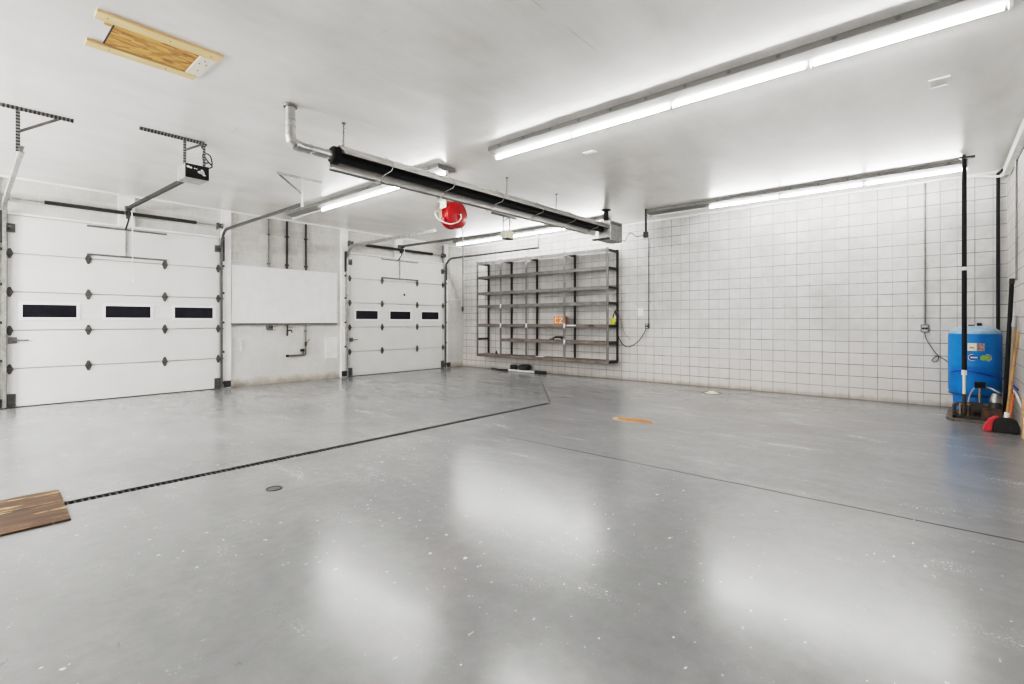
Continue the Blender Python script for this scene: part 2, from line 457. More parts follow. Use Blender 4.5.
# head trims over the doors
for y0, y1 in ((.55, 3.70), (6.55, 9.70)):
    trim(MB().box(XL, XL+.05, y0, y1, 3.065, 3.10), M_TRIM)
trim(MB().box(XR-.08, XR, 4.0, 9.95, 3.46, 3.57), M_WHITE, 'white strip along the top of the right wall')

# ------------------------------------------------------------------ overhead doors
SEC = .612
def diamond(mb, y, z, w=.055, h=.085, x=DX):
    f = lambda u, v, e: (e, y+u, z+v)
    mb.prism([(-w*.35,h),(w*.35,h),(w,.02),(w,-.02),(w*.35,-h),(-w*.35,-h),(-w,-.02),(-w,.02)], x+.0005, x+.014, f)
    mb.tube([(x+.018, y-w*1.2, z), (x+.018, y+w*1.2, z)], .010, 8)
    return mb
def make_door(name, y0, y1, wins, hy, label, latch):
    root = thing(name, (DX, (y0+y1)/2, 0), label, None, None, 'structure')
    for i in range(5):
        z0 = i*SEC+.012; z1 = (i+1)*SEC-.005
        p = MB()
        if i != 2:
            p.box(DX-.035, DX, y0, y1, z0, z1)
        else:                                   # section with three window openings
            wz0, wz1 = 1.425, 1.655
            p.box(DX-.035, DX, y0, y1, z0, wz0); p.box(DX-.035, DX, y0, y1, wz1, z1)
            e = [y0] + [q for w in wins for q in w] + [y1]
            for a, b in zip(e[::2], e[1::2]): p.box(DX-.035, DX, a, b, wz0, wz1)
        pan = p.build('door_panel', M_DOOR, root, .004)
        if i == 2:
            for a, b in wins:
                fr = lambda u, v, e: (e, u, v)
                o_ = [(a-.035,wz0-.035),(b+.035,wz0-.035),(b+.035,wz1+.035),(a-.035,wz1+.035)]
                i_ = [(a+.012,wz0+.012),(b-.012,wz0+.012),(b-.012,wz1-.012),(a+.012,wz1-.012)]
                MB().ring(o_, i_, DX-.008, DX+.012, fr).build('window_frame', M_WHITE, pan, .003)
                MB().box(DX-.022, DX-.012, a, b, wz0, wz1).build('window_pane', M_PANE, pan)
    MB().box(DX-.035, DX+.004, y0, y1, 0, .012).build('bottom_seal', M_RUBBER, root)
    for i in range(1, 5):
        for j, y in enumerate([y0+.045]+hy+[y1-.045]):
            mb = diamond(MB(), y, i*SEC, *( (.036,.078) if j in (0, 3) else (.040,.088)))
            if j in (0, 3):
                d = -1 if j == 0 else 1
                mb.tube([(DX+.04, y, i*SEC), (DX+.04, y+d*.085, i*SEC)], .012, 8)
                mb.box(DX, DX+.05, y-.02, y+.02, i*SEC-.02, i*SEC+.02)
            mb.build('hinge', M_HINGE, root, 0)
    for y, d in ((y0+.06, -1), (y1-.06, 1)):                 # bottom corner brackets and top rollers
        MB().box(DX, DX+.02, y-.055, y+.055, .02, .22).box(DX, DX+.06, y+d*.03-.012, y+d*.03+.012, .04, .16)\
            .tube([(DX+.05,y,.08),(DX+.05,y+d*.08,.08)], .015, 8).build('bottom_bracket', M_HINGE, root, .003)
        MB().box(DX, DX+.018, y-.05, y+.05, 2.78, 2.92).tube([(DX+.05,y,2.86),(DX+.05,y+d*.085,2.86)], .025, 10)\
            .box(DX, DX+.06, y-.02, y+.02, 2.84, 2.88).build('top_roller_bracket', M_HINGE, root, .003)
    # T shaped reinforcing for the opener arm on the top section
    yc = (y0+y1)/2
    MB().box(DX, DX+.03, hy[0]-.02, hy[1]+.03, 3.005, 3.035).build('top_strut', M_STEEL, root, .003)
    MB().box(DX, DX+.035, hy[0]-.02, hy[1]+.03, 2.515, 2.545).build('lower_strut', M_STEEL, root, .003)
    MB().box(DX, DX+.03, yc-.03, yc-.005, 2.545, 3.005).build('vertical_strut', M_GALV, root, .003)
    if latch is not None:
        zl = latch
        MB().box(DX, DX+.02, y0+.03, y0+.13, zl-.05, zl+.05).tube([(DX+.03,y0+.08,zl),(DX+.03,y0+.26,zl)], .012, 8)\
            .build('slide_bolt', M_STEEL, root, .003)
    return root
make_door('door_1', .62, 3.69, [(.80, 1.48), (1.84, 2.52), (2.88, 3.56)], [1.62, 2.73],
          'wide white overhead garage door at the left with three dark windows', 1.07)
make_door('door_2', 6.56, 9.69, [(6.77, 7.43), (7.79, 8.48), (8.85, 9.50)], [7.55, 8.70],
          'white overhead garage door near the far corner', .92)

def make_track(yv, yh, xe, z, side, label, ang=(0, 0), brace=0, xh=None, am=None):
    am = am or M_SLOTY
    """C rail: up beside the door, round the bend and back under the ceiling to a hanger"""
    t = thing('door_track', (DX+.06, yv, 0), label, 'door track', 'rails of the overhead doors')
    r = .32; x0 = DX+.055
    pts = [(x0, yv, .02), (x0, yv, z-r)]
    for i in range(1, 9):
        a = math.pi/2*i/8
        pts.append((x0+r-r*math.cos(a), yv+(yh-yv)*.1*i/8, z-r+r*math.sin(a)))
    pts.append((xe, yh, z))
    rail = MB()
    for p, q in zip(pts, pts[1:]):
        p, q = Vector(p), Vector(q); d = (q-p).normalized()
        sv = Vector((0,1,0)); out = sv.cross(d)
        w_ = .030 if side > 0 else .042; hh = .022 if side > 0 else .032
        rail.bar(p-d*.002+sv*side*w_/2, q+d*.002+sv*side*w_/2, .006, 2*hh, out)
        rail.bar(p+out*hh, q+out*hh, w_, .006, out)
        rail.bar(p-out*hh, q-out*hh, w_, .006, out)
    rail.build('rail', M_STEEL if side > 0 else M_GALV, t)
    for zz in (.12, .75, 1.35, 1.95, 2.5):
        MB().box(XL+.062, x0+.02, yv+side*.018, yv+side*.05, zz-.02, zz+.02).build('wall_bracket', M_DSTEEL, t, .002)
    MB().box(XL+.062, x0+.03, yv+side*.024, yv+side*.05, z-.62, z-.12).build('flag_bracket', M_DSTEEL, t, .002)
    MB().box(x0+.03, x0+.05, yv+side*.03, yv+side*.16, .03, .16).build('floor_guard', M_DSTEEL, t, .002)
    if ang[0] != ang[1]:
        xh = xh or xe-.03
        MB().box(xh, xh+.035, ang[0], ang[1], CE-.008, CE).box(xh, xh+.006, ang[0], ang[1], CE-.032, CE)\
            .build('ceiling_angle', am, t)
        h = MB().box(xh-.006, xh, yh-.018+side*.03, yh+.018+side*.03, z-.03, CE-.005)
        h.build('hanger', M_SLOTZ if am is M_SLOTY else am, t)
        if brace:
            MB().bar((xh-.008, yh+side*.03, z+.18), (xh-.008, yh+brace, CE-.02), .03, .005, (1,0,0)).build('brace', M_STEEL, t)
    return t
make_track(.605, .54, -7.45, 3.22, -1, 'galvanised track at the left side of the left overhead door, cut by the frame edge', (-.1, .96), .30, -7.46)
make_track(3.69, 3.70, -7.70, 3.22, 1, 'track at the right side of the left overhead door, rising to a ceiling hanger', (3.33, 4.05), -.34, -7.67, M_GALV)
make_track(6.50, 6.55, -7.71, 3.22, -1, 'pale track at the left side of the far overhead door')
make_track(9.705, 9.745, -7.58, 3.22, 1, 'dark track at the right side of the far overhead door, nearest the corner', (9.75, 10.0), 0, None, M_STEEL)

def make_spring(y0, y1, label):
    yc = (y0+y1)/2; z = 3.31; x = XL+.13
    t = thing('torsion_spring_shaft', (XL, yc, z), label, 'door spring', 'spring shafts over the doors')
    MB().tube([(x,y0-.03,z),(x,y1+.06,z)], .013, 10).build('shaft', M_GALV, t, 0, True)
    for a, b in ((y0+.42, yc-.04), (yc+.04, y1-.42)):
        mb = MB(); n = int((b-a)/.012); prof = []
        for i in range(n):
            prof += [(.034, a+i*.012), (.028, a+i*.012+.006)]
        mb.lathe([(0.013,a)]+prof+[(.013,b)], (x,0,z), 'y', 14); mb.build('spring', M_DSTEEL, t)
    for y in (y0+.0, y1-.0):
        MB().lathe([(.013,y-.035),(.06,y-.035),(.045,y-.02),(.045,y+.02),(.06,y+.035),(.013,y+.035)], (x,0,z), 'y', 20).build('cable_drum', M_STEEL, t, 0, True)
        MB().box(XL+.062, x+.02, y-.055, y-.045, z-.08, z+.06).build('end_plate', M_STEEL, t, .002)
        MB().tube([(x-.04,y,z),(DX+.045,y-.01,.2)], .003, 5).build('lift_cable', M_STEEL, t)
    MB().box(XL+.062, x+.03, yc-.012, yc+.012, z-.09, z+.035).lathe([(.013,yc-.03),(.04,yc-.03),(.04,yc+.03),(.013,yc+.03)], (x,0,z), 'y', 14).build('center_bracket', M_DSTEEL, t, .002)
make_spring(.64, 3.66, 'black coil spring on a shaft above the left overhead door')
make_spring(6.59, 9.62, 'black coil spring on a shaft above the far overhead door')

# ------------------------------------------------------------------ door openers
def make_opener(yc, yr, label, lens, ang, xa, hang, zc):
    x0, x1 = (-7.15 if lens else -7.33), -7.0; z0, z1 = zc-.085, zc+.085; y0, y1 = yc-.13, yc+.13
    t = thing('garage_door_opener', (-7.15, yc, zc), label, 'door opener', 'ceiling hung door openers')
    MB().box(x0, x1-.012, y0, y1, z0, z1).box(x0+.06, x1-.05, y0+.05, y1-.05, z1, z1+.015).build('motor_housing', M_GALV, t, .008)
    if lens:
        MB().box(x1-.012, x1, y0, y1, z0+.01, z1-.01).build('light_lens', M_OLIVE, t, .006)
        MB().box(x0+.02, x1, y0+.01, y1-.01, z0-.012, z0).build('base_plate', M_DSTEEL, t, .003)
    else:
        fr = MB().box(x1-.012, x1, y0, y1, z0, z1).build('front_panel', M_BLACK, t, .004)
        f = lambda u, v, e: (e, yc+u, zc+v)
        def blob(cx, cy, rx, ry, n=10):
            return [(cx+rx*math.cos(2*math.pi*i/n)*(1+.12*math.sin(3*i)), cy+ry*math.sin(2*math.pi*i/n)) for i in range(n)]
        for cx, cy, rx, ry in ((-.10,.045,.018,.014),(-.072,.038,.016,.012),(.035,.0,.034,.020),(.055,.0,.026,.026),(.075,-.028,.02,.012),(.05,.03,.016,.008),(-.03,.036,.010,.007),(-.008,.034,.009,.006)):
            MB().prism(blob(cx,cy,rx,ry), x1, x1+.0015, f).build('printed_mark', M_WHITE, fr)
    MB().bar((x0+.02, yr, zc+(.10 if lens else .06)), (XL+.10, yr, 3.40), .045, .05).build('rail', M_DSTEEL if not lens else M_STEEL, t)
    MB().box(XL+.07, XL+.16, yr-.04, yr+.04, 3.36, 3.44).build('header_bracket', M_STEEL, t, .002)
    arm = MB().tube([(XL+.24, yr, 3.37), (XL+.20, yr, 3.2), (DX+.03, yr-.02, 3.02)], .014, 8, smooth=4)
    arm.box(XL+.19, XL+.29, yr-.03, yr+.03, 3.35, 3.385); arm.build('door_arm', M_DSTEEL, t)
    MB().tube([(XL+.27, yr+.03, 3.36), (XL+.24, yr+.05, 2.8)], .008, 6).tube([(XL+.24, yr+.05, 2.8), (XL+.24, yr+.05, 2.12)], .0045, 6).build('pull_cord', M_WHITE, t)
    MB().lathe([(.0,2.06),(.022,2.07),(.026,2.09),(.012,2.125),(0,2.13)], (XL+.24, yr+.05, 0), 'z', 12).build('pull_knob', M_DSTEEL if lens else M_WHITE, t, 0, True)
    MB().box(xa, xa+.035, ang[0], ang[1], CE-.008, CE).box(xa, xa+.006, ang[0], ang[1], CE-.034, CE).build('ceiling_angle', M_SLOTY, t)
    for y in hang: MB().box(xa-.006, xa, y-.016, y+.016, z1, CE-.01).build('hanger', M_SLOTZ, t)
    MB().bar((xa-.008, hang[0], (z1+CE)/2+.02), (xa-.008, hang[0]+.2, CE-.02), .026, .005, (1,0,0)).build('brace', M_STEEL, t)
    return t
make_opener(2.065, 2.15, 'silver opener with a black front, serving the left overhead door', False, (1.50, 2.17), -7.13, (1.965, 2.18), 3.235)
make_opener(7.985, 8.07, 'opener with a yellowish lens, serving the far overhead door', True, (7.50, 8.30), -7.10, (7.88, 8.09), 3.24)
# outlet and cord feeding the near opener
t = thing('ceiling_outlet', (-7.2, 2.17, CE), 'small dark ceiling outlet with a looped black cord above the left opener', 'outlet')
MB().lathe([(0,CE-.06),(.018,CE-.06),(.024,CE-.035),(.045,CE-.006),(.045,CE),(0,CE)], (-7.2,2.19,0), 'z', 16).build('socket', M_DSTEEL, t, 0, True)
MB().tube([(-7.2,2.19,CE-.06),(-7.2,2.21,CE-.16),(-7.2,2.29,CE-.25),(-7.2,2.27,CE-.13),(-7.2,2.19,CE-.12),(-7.2,2.20,CE-.24),(-7.15,2.24,3.42),(-7.1,2.26,3.36),(-7.12,2.18,3.32)], .008, 6, smooth=6).build('cord', M_BLACK, t, 0, True)

# ------------------------------------------------------------------ fluorescent fixtures
TL = 1.212
def make_fixture(x0, y, lit, label):
    t = thing('fluorescent_light_fixture', (x0+2*TL, y, CE), label, 'ceiling light', 'strip lights under the ceiling')
    zt = 3.555; x1 = x0+4*TL
    prof = [(-.165,CE-.001),(-.17,CE-.056),(-.05,CE-.084),(.05,CE-.084),(.17,CE-.056),(.165,CE-.001)]
    MB().prism(prof, x0, x1, lambda u,v,e: (e, y+u, v)).build('housing', M_FIX, t, .003)
    kn = MB().prism([(.02*math.cos(q*math.pi/5), .016*math.sin(q*math.pi/5)) for q in range(10)], -.002, .0035,
                    lambda u,v,e: (x0+.2+u, y-.1675-e, CE-.028+v)).build('knockout', M_STEEL, t)
    for i in range(1, 12):
        q = kn.copy(); COL.objects.link(q); q.parent = t; q.location = (i*(4*TL-.4)/11, 0, 0)
    for i in range(4):
        a = x0+i*TL+.02; b = x0+(i+1)*TL-.02
        MB().tube([(a+.012,y,zt),(b-.012,y,zt)], .019, 12).build('tube', M_LIT if lit[i] else M_DEAD, t, 0, True)
    for i in range(5):
        x = x0+i*TL
        w = .012 if 0 < i < 4 else .010
        MB().box(x-w, x+w, y-.024, y+.024, zt-.026, CE-.07).build('lampholder', M_WHITE, t, .003)
    return t
make_fixture(-4.48, 4.84, (1,1,1,1), 'fully lit strip light crossing the ceiling from the upper right of the view')
make_fixture(-4.55, 9.60, (0,1,1,1), 'strip light along the back block wall with one dark tube at its left end')
make_fixture(-10.33, 4.84, (0,1,1,1), 'strip light between the two overhead doors, partly behind the tube heater')
make_fixture(-10.38, 9.555, (1,1,1,1), 'strip light above the metal shelf rack near the far corner')

# ------------------------------------------------------------------ tube heater with its flue
HX, HZ = -5.20, 3.255; H0, H1 = 2.90, 8.75
t = thing('radiant_tube_heater', (HX, (H0+H1)/2, HZ), 'long black tube heater under a tilted aluminium hood', 'heater')
tilt = math.radians(20)
def hp(u, v, e):                      # local cross-section (u to the right, v up), tilted to face the room
    return (HX + u*math.cos(tilt) - v*math.sin(tilt), e, HZ + u*math.sin(tilt) + v*math.cos(tilt))
o_ = [(-.185,-.085),(-.185,-.05),(-.095,.085),(.095,.085),(.185,-.05),(.185,-.085)]
i_ = [(-.180,-.085),(-.180,-.053),(-.092,.080),(.092,.080),(.180,-.053),(.180,-.085)]
hood = MB(); n = len(o_)
for e0, e1 in ((H0+.02, H1+.01),):
    vs = [hp(u,v,e) for e in (e0,e1) for u,v in o_] + [hp(u,v,e) for e in (e0,e1) for u,v in i_]
    fs = []
    for i in range(n-1):
        fs += [(i,i+1,n+i+1,n+i), (2*n+i,3*n+i,3*n+i+1,2*n+i+1), (i,2*n+i,2*n+i+1,i+1), (n+i,n+i+1,3*n+i+1,3*n+i)]
    fs += [(0,n,3*n,2*n), (n-1,2*n+n-1,3*n+n-1,n+n-1)]
    hood._add(vs, fs)
hood.build('hood', M_ALU, t)
tc = Vector(hp(0,-.012,0))
MB().tube([(tc.x,H0-.02,tc.z),(tc.x,H1,tc.z)], .062, 18).build('heater_tube', M_TUBEH, t, 0, True)
MB().lathe([(.0,H0-.04),(.085,H0-.04),(.10,H0-.02),(.10,H0+.04),(.062,H0+.05)], (tc.x,0,tc.z+.01), 'y', 22).build('end_flange', M_TUBEH, t, 0, True)
MB().box(-5.27, -4.99, H1, 9.24, 3.01, 3.41).build('burner_box', M_GALV, t, .008)
bl = MB().box(-4.99, -4.986, H1+.05, 9.19, 3.33, 3.375)
bl.build('box_cover_seam', M_STEEL, t)
MB().box(-5.36, -5.0, H1-.10, H1, 3.02, 3.05).build('air_damper', M_DSTEEL, t, .003)
MB().tube([(-5.18,8.9,3.41),(-5.18,8.9,CE-.02)], .05, 16).lathe([(.05,CE-.03),(.10,CE-.012),(.10,CE),(0,CE)], (-5.18,8.9,0), 'z', 20).build('air_intake', M_BLACK, t, 0, True)
for y in (3.55, 4.55, 5.55, 6.55, 7.5, 8.3):
    w = MB()
    w.tube([hp(-.20,-.09,y), hp(-.15,-.12,y), hp(0,-.09,y), hp(.15,-.12,y), hp(.20,-.09,y), hp(.20,-.04,y), hp(.10,.10,y), hp(-.10,.10,y), hp(-.20,-.04,y), hp(-.20,-.09,y)], .0055, 6)
    w.build('hood_wire', M_GALV, t, 0, True)
for y in (3.02, 5.86, 7.2):
    c = MB(); tp = Vector(hp(0,.09,y)); m = 9
    c.tube([tp, (HX,y,CE)], .004, 5)
    for i in range(m):
        z = tp.z + (CE-tp.z)*(i+.5)/m
        c.tube([(HX+.009*math.cos(i),y+.009*math.sin(i),z-.018),(HX-.009*math.cos(i),y-.009*math.sin(i),z+.018)], .005, 5)
    c.lathe([(0,CE-.02),(.02,CE-.015),(.025,CE),(0,CE)], (HX,y,0), 'z', 10)
    c.build('hanger_chain', M_STEEL, t)
t = thing('exhaust_flue', (-5.2, 2.42, CE), 'shiny galvanised flue elbowing down from the ceiling into the tube heater', 'flue pipe')
MB().lathe([(.056,CE-.022),(.07,CE-.025),(.078,CE-.012),(.078,CE),(0,CE)], (-5.2,2.40,0), 'z', 24).build('ceiling_collar', M_STEEL, t, 0, True)
MB().tube([(-5.2,2.40,CE-.01),(-5.2,2.40,3.33)], .052, 20).build('vertical_pipe', M_DUCT, t, 0, True)
for z in (3.50, 3.43, 3.345):
    MB().lathe([(.052,z-.008),(.0565,z-.006),(.0565,z+.006),(.052,z+.008)], (-5.2,2.40,0), 'z', 24).build('joint_band', M_GALV, t, 0, True)
MB().tube([(-5.2,2.40,3.34),(-5.2,2.412,3.285),(-5.2,2.45,3.255)], .056, 20).build('elbow', M_DUCT, t)
MB().tube([(-5.2,2.45,3.255),(-5.2,2.52,3.245)], .060, 20).build('elbow', M_DUCT, t)
MB().tube([(-5.2,2.51,3.245),(tc.x,H0-.04,tc.z)], .052, 20).build('horizontal_pipe', M_DUCT, t, 0, True)
for y in (2.62, 2.82):
    MB().lathe([(.052,y-.008),(.0565,y-.006),(.0565,y+.006),(.052,y+.008)], (-5.198,0,3.245), 'y', 24).build('joint_band', M_GALV, t, 0, True)

# ------------------------------------------------------------------ red hose reel
RX, RY, RZ, RR = -7.05, 6.46, 3.42, .262
t = thing('hose_reel', (RX, RY, CE), 'red hose reel hanging from the ceiling behind the tube heater', 'hose reel')
MB().lathe([(0,RX+.10),(.06,RX+.10),(.07,RX+.085),(RR*.82,RX+.07),(RR*.97,RX+.05),(RR,RX+.02),(RR,RX-.0),(RR*.95,RX-.02),(0,RX-.02)], (0,RY,RZ), 'x', 36).build('side_disc', M_RED, t, 0, True)
MB().lathe([(0,RX-.20),(RR*.9,RX-.20),(RR*.97,RX-.18),(RR*.97,RX-.16),(RR*.80,RX-.15),(RR*.80,RX-.02)], (0,RY,RZ), 'x', 36).build('drum', M_RED, t, 0, True)
for a0, r0, r1 in ((.4,.08,.18),(2.2,.08,.19),(4.2,.07,.19)):
    pts = [(RX+.092-.03*(j/8), RY+(r0+(r1-r0)*j/8)*math.cos(a0+j*.22), RZ+(r0+(r1-r0)*j/8)*math.sin(a0+j*.22)) for j in range(9)]
    MB().tube(pts, .010, 6).build('pressed_rib', M_DRED, t, 0, True)
MB().lathe([(.0,RX+.13),(.035,RX+.125),(.04,RX+.10)], (0,RY,RZ), 'x', 16).build('hub', M_DRED, t, 0, True)
MB().box(RX-.16, RX-.145, RY-.27, RY-.22, RZ-.12, CE-.0).box(RX-.16, RX+.02, RY-.27, RY-.255, RZ+.10, CE).box(RX-.2, RX+.04, RY-.29, RY+.08, CE-.012, CE).box(RX-.16,RX-.145,RY-.2,RY+.05,RZ-.06,RZ+.04).build('ceiling_bracket', M_CREAM, t, .003)
MB().box(RX-.13, RX-.03, RY-.275, RY-.18, RZ-.17, RZ-.08).build('roller_guide', M_RED, t, .006)
MB().tube([(RX+.13,RY,RZ),(RX+.17,RY-.02,RZ-.08),(RX+.16,RY-.12,RZ-.18),(RX+.1,RY-.28,RZ-.22),(RX-.02,RY-.42,RZ-.14),(RX-.1,RY-.43,RZ-.02),(RX-.13,RY-.34,RZ+.05),(RX-.15,RY-.26,RZ+.08)], .013, 8, smooth=6).build('supply_hose', M_HOSEW, t, 0, True)
MB().tube([(RX-.06,RY+.19,RZ-.16),(RX-.06,RY+.235,RZ-.30),(RX-.06,RY+.24,RZ-.5),(RX-.06,RY+.24,2.6),(RX-.06,RY+.24,1.64)], .012, 8, smooth=5).build('hanging_hose', M_STEEL, t, 0, True)
MB().tube([(RX-.06,RY+.235,1.66),(RX-.06,RY+.235,1.57)], .02, 10).build('hose_end', M_DSTEEL, t)

# ------------------------------------------------------------------ shelf rack on the back wall
xp = [-10.02, -9.12, -8.21, -6.995, -5.79]; yr_, yf_ = YB-.035, 10.02
zs = [3.06, 2.645, 2.195, 1.83, 1.30, .905, .455]
t = thing('shelf_rack', ((xp[0]+xp[-1])/2, 10.26, .44), 'wide grey steel shelf rack fixed to the block wall above the floor', 'shelving')
for x in xp:
    MB().box(x-.034, x+.034, yf_-.006, yf_, .40, 3.09).box(x-.024, x-.018, yf_, yf_+.04, .43, 3.09).build('front_post', M_SHELF, t)
    MB().box(x-.02, x+.02, yr_-.012, yr_+.034, .43, 3.08).build('rear_post', M_SHELFD, t)
    e = MB()
    ends = x in (xp[0], xp[-1])
    for z in zs:
        if ends or z in (zs[0], zs[-1]): e.box(x-.018, x+.018, yf_, yr_, z-.06, z)
    if e.v: e.build('side_rail', M_SHELFD, t)
for i, z in enumerate(zs):
    a = xp[1] if i == 5 else xp[0]
    m = M_SHELF if i < 4 else M_RUSTSH
    s = MB().box(a, xp[-1], yf_+.001, yr_-.013, z-.008, z)
    s.box(a-.02, xp[-1]+.02, yf_-.012, yf_-.007, z-.075, z+.008)
    s.build('shelf', m, t)
tg = MB()
for x, z in ((xp[3], 1.27), (xp[2], 1.27), (xp[1], 1.27), (xp[3], .87), (xp[1], 1.80)):
    tg = MB().prism([(-.025,-.06),(.02,-.07),(.03,.05),(-.01,.06)], yf_-.020, yf_-.0125, lambda u,v,e,x=x,z=z: (x+u, e, z+v))
    tg.build('tape_tag', M_WHITE, t)
MB().box(-6.28, -6.15, yf_-.015, yf_-.0125, 1.255, 1.29).build('dark_label', M_BLACK, t)
MB().box(-6.92, -6.65, yf_-.015, yf_-.0125, 1.262, 1.29).build('pale_label', M_WHITE, t)

ob = thing('orange_carton', (-7.2, 10.12, 1.30), 'small orange printed carton on the fifth shelf down', 'box')
MB().box(-7.36, -7.03, 10.07, 10.2, 1.302, 1.50).build('carton_body', M_ORANGE, ob, .006)
f = lambda u,v,e: (u, e, v)
mk = MB()
mk.prism([(-7.32,1.335),(-7.235,1.335),(-7.235,1.355),(-7.30,1.355),(-7.30,1.45),(-7.235,1.45),(-7.235,1.47),(-7.32,1.47)], 10.066, 10.069, f)
mk.prism([(-7.19,1.33),(-7.08,1.33),(-7.08,1.352),(-7.19,1.352)], 10.066, 10.069, f)
mk.prism([(-7.19,1.45),(-7.08,1.45),(-7.08,1.47),(-7.19,1.47)], 10.066, 10.069, f)
mk.prism([(-7.185,1.352),(-7.16,1.352),(-7.085,1.45),(-7.11,1.45)], 10.066, 10.069, f)
mk.build('printed_mark', M_CREAM, ob)
t2 = thing('hand_drill', (-7.2, 10.12, .905), 'black hand tool lying on the sixth shelf down', 'tool')
MB().box(-7.33, -7.06, 10.08, 10.14, .955, 1.005).tube([(-7.33,10.11,.98),(-7.42,10.11,.95)], .018, 8).build('barrel', M_BLACK, t2, .008)
MB().bar((-7.12,10.11,.97), (-7.16,10.11,.938), .04, .045).box(-7.5,-7.40,10.07,10.15,.909,.94).build('grip', M_RUBBER, t2, .004)
t3 = thing('work_lamp', (-5.81, 10.3, 1.30), 'yellow corded work lamp at the right end of the shelf rack', 'lamp')
MB().lathe([(0,1.302),(.055,1.304),(.06,1.33),(.05,1.42),(.03,1.46),(0,1.465)], (-5.81,10.3,0), 'z', 18).build('lamp_body', M_YEL, t3, 0, True)
MB().tube([(-5.81,10.3,1.46),(-5.79,10.32,1.56),(-5.76,10.33,1.62),(-5.77,10.36,1.52)], .012, 8, smooth=5).build('hook', M_DSTEEL, t3, 0, True)
one('shop_bottle', MB().lathe([(0,.457),(.03,.457),(.032,.50),(.018,.53),(.012,.56),(0,.56)], (-9.45,10.2,0), 'z', 12), M_DSTEEL, 'small dark bottle on the lowest shelf near its left end', 'bottle', None, 0, True)
one('paper_scrap', MB().prism([(-7.95,.4575),(-7.7,.459),(-7.68,.47),(-7.8,.475),(-7.94,.468)], 10.06, 10.15, f), M_WHITE, 'crumpled pale paper scrap on the lowest shelf', 'paper')

# ------------------------------------------------------------------ cords, conduits and boxes on the back wall
def outlet(x, z, label, w=.075, h=.10, mat=M_STEEL, y=YB):
    t = thing('electrical_outlet', (x, y, z), label, 'outlet', 'boxes on the block wall')
    MB().box(x-w/2-.015, x+w/2+.015, y-.05, y, z-h/2-.015, z+h/2+.015).build('box', mat, t, .006)
    pl = MB().box(x-w/2, x+w/2, y-.056, y-.05, z-h/2, z+h/2).build('face_plate', M_GREY, t, .002)
    MB().lathe([(0,y-.062),(.018,y-.062),(.018,y-.056)], (x-.017,0,z), 'y', 12).lathe([(0,y-.062),(.018,y-.062),(.018,y-.056)], (x+.02,0,z), 'y', 12).build('socket', M_BLACK, pl)
    return t
outlet(-.19, 1.255, 'grey outlet box on the block wall left of the blue tank')
outlet(-5.03, 1.265, 'dark outlet box on the block wall right of the shelf rack', .06, .08, M_DSTEEL)
one('electrical_conduit', MB().tube([(-.185,YB-.018,1.32),(-.185,YB-.018,CE-.035)], .011, 8), M_STEEL, 'thin straight conduit rising from the outlet left of the blue tank', 'conduit', 'conduits on the block wall', 0, True)
one('electrical_conduit', MB().tube([(-5.0,YB-.018,1.32),(-5.0,YB-.018,3.26)], .011, 8), M_STEEL, 'thin conduit rising from the outlet right of the shelf rack', 'conduit', 'conduits on the block wall', 0, True)
one('drop_pipe', MB().tube([(-4.53,9.37,CE),(-4.53,9.37,3.12)], .022, 10).box(-4.57,-4.49,9.33,9.41,3.08,3.2), M_DSTEEL, 'short black drop pipe below the ceiling beside the dark light tube', 'pipe')
one('flexible_conduit', MB().tube([(-4.98,9.20,3.06),(-4.93,9.25,3.05),(-4.88,9.27,3.17),(-4.80,9.29,3.19),(-4.72,9.31,3.12),(-4.64,9.34,3.12),(-4.586,9.36,3.14)], .011, 8, smooth=6), M_STEEL, 'wavy flexible conduit from the heater box to the drop pipe', 'conduit', None, 0, True)
one('extension_cord', MB().tube([(-5.03,YB-.062,1.23),(-5.08,YB-.09,1.10),(-5.2,YB-.1,.93),(-5.4,YB-.1,.80),(-5.55,YB-.1,.80),(-5.66,YB-.12,.92),(-5.72,YB-.16,1.12),(-5.73,YB-.17,1.28),(-5.757,10.31,1.36)], .009, 8, smooth=7), M_BLACK, 'black cord sagging from the wall outlet to the yellow lamp', 'cord', None, 0, True)
one('extension_cord', MB().tube([(-5.74,YB-.3,1.70),(-5.70,YB-.14,1.55),(-5.66,YB-.07,1.35),(-5.60,YB-.05,1.12),(-5.50,YB-.05,1.0),(-5.42,YB-.05,.96)], .006, 6, smooth=6), M_BRASS, 'thin tan cord hanging loose at the right end of the shelf rack', 'cord', None, 0, True)
one('switch_plate', MB().box(-5.27,-5.14,YB-.012,YB,1.50,1.68).box(-5.235,-5.175,YB-.022,YB-.012,1.57,1.61), M_WHITE, 'white blank switch plate above the sagging black cord', 'switch plate', None, .003)
one('power_cord', MB().tube([(-.19,YB-.05,1.19),(-.17,YB-.05,1.08),(-.08,YB-.04,.90),(-.02,YB-.04,.80),(-.05,YB-.04,.72),(-.10,YB-.04,.74),(-.04,YB-.04,.81),(.04,YB-.05,.77),(.12,YB-.10,.70)], .006, 6, smooth=6), M_DSTEEL, 'thin looped cord running from the wall outlet to the blue tank', 'cord', None, 0, True)

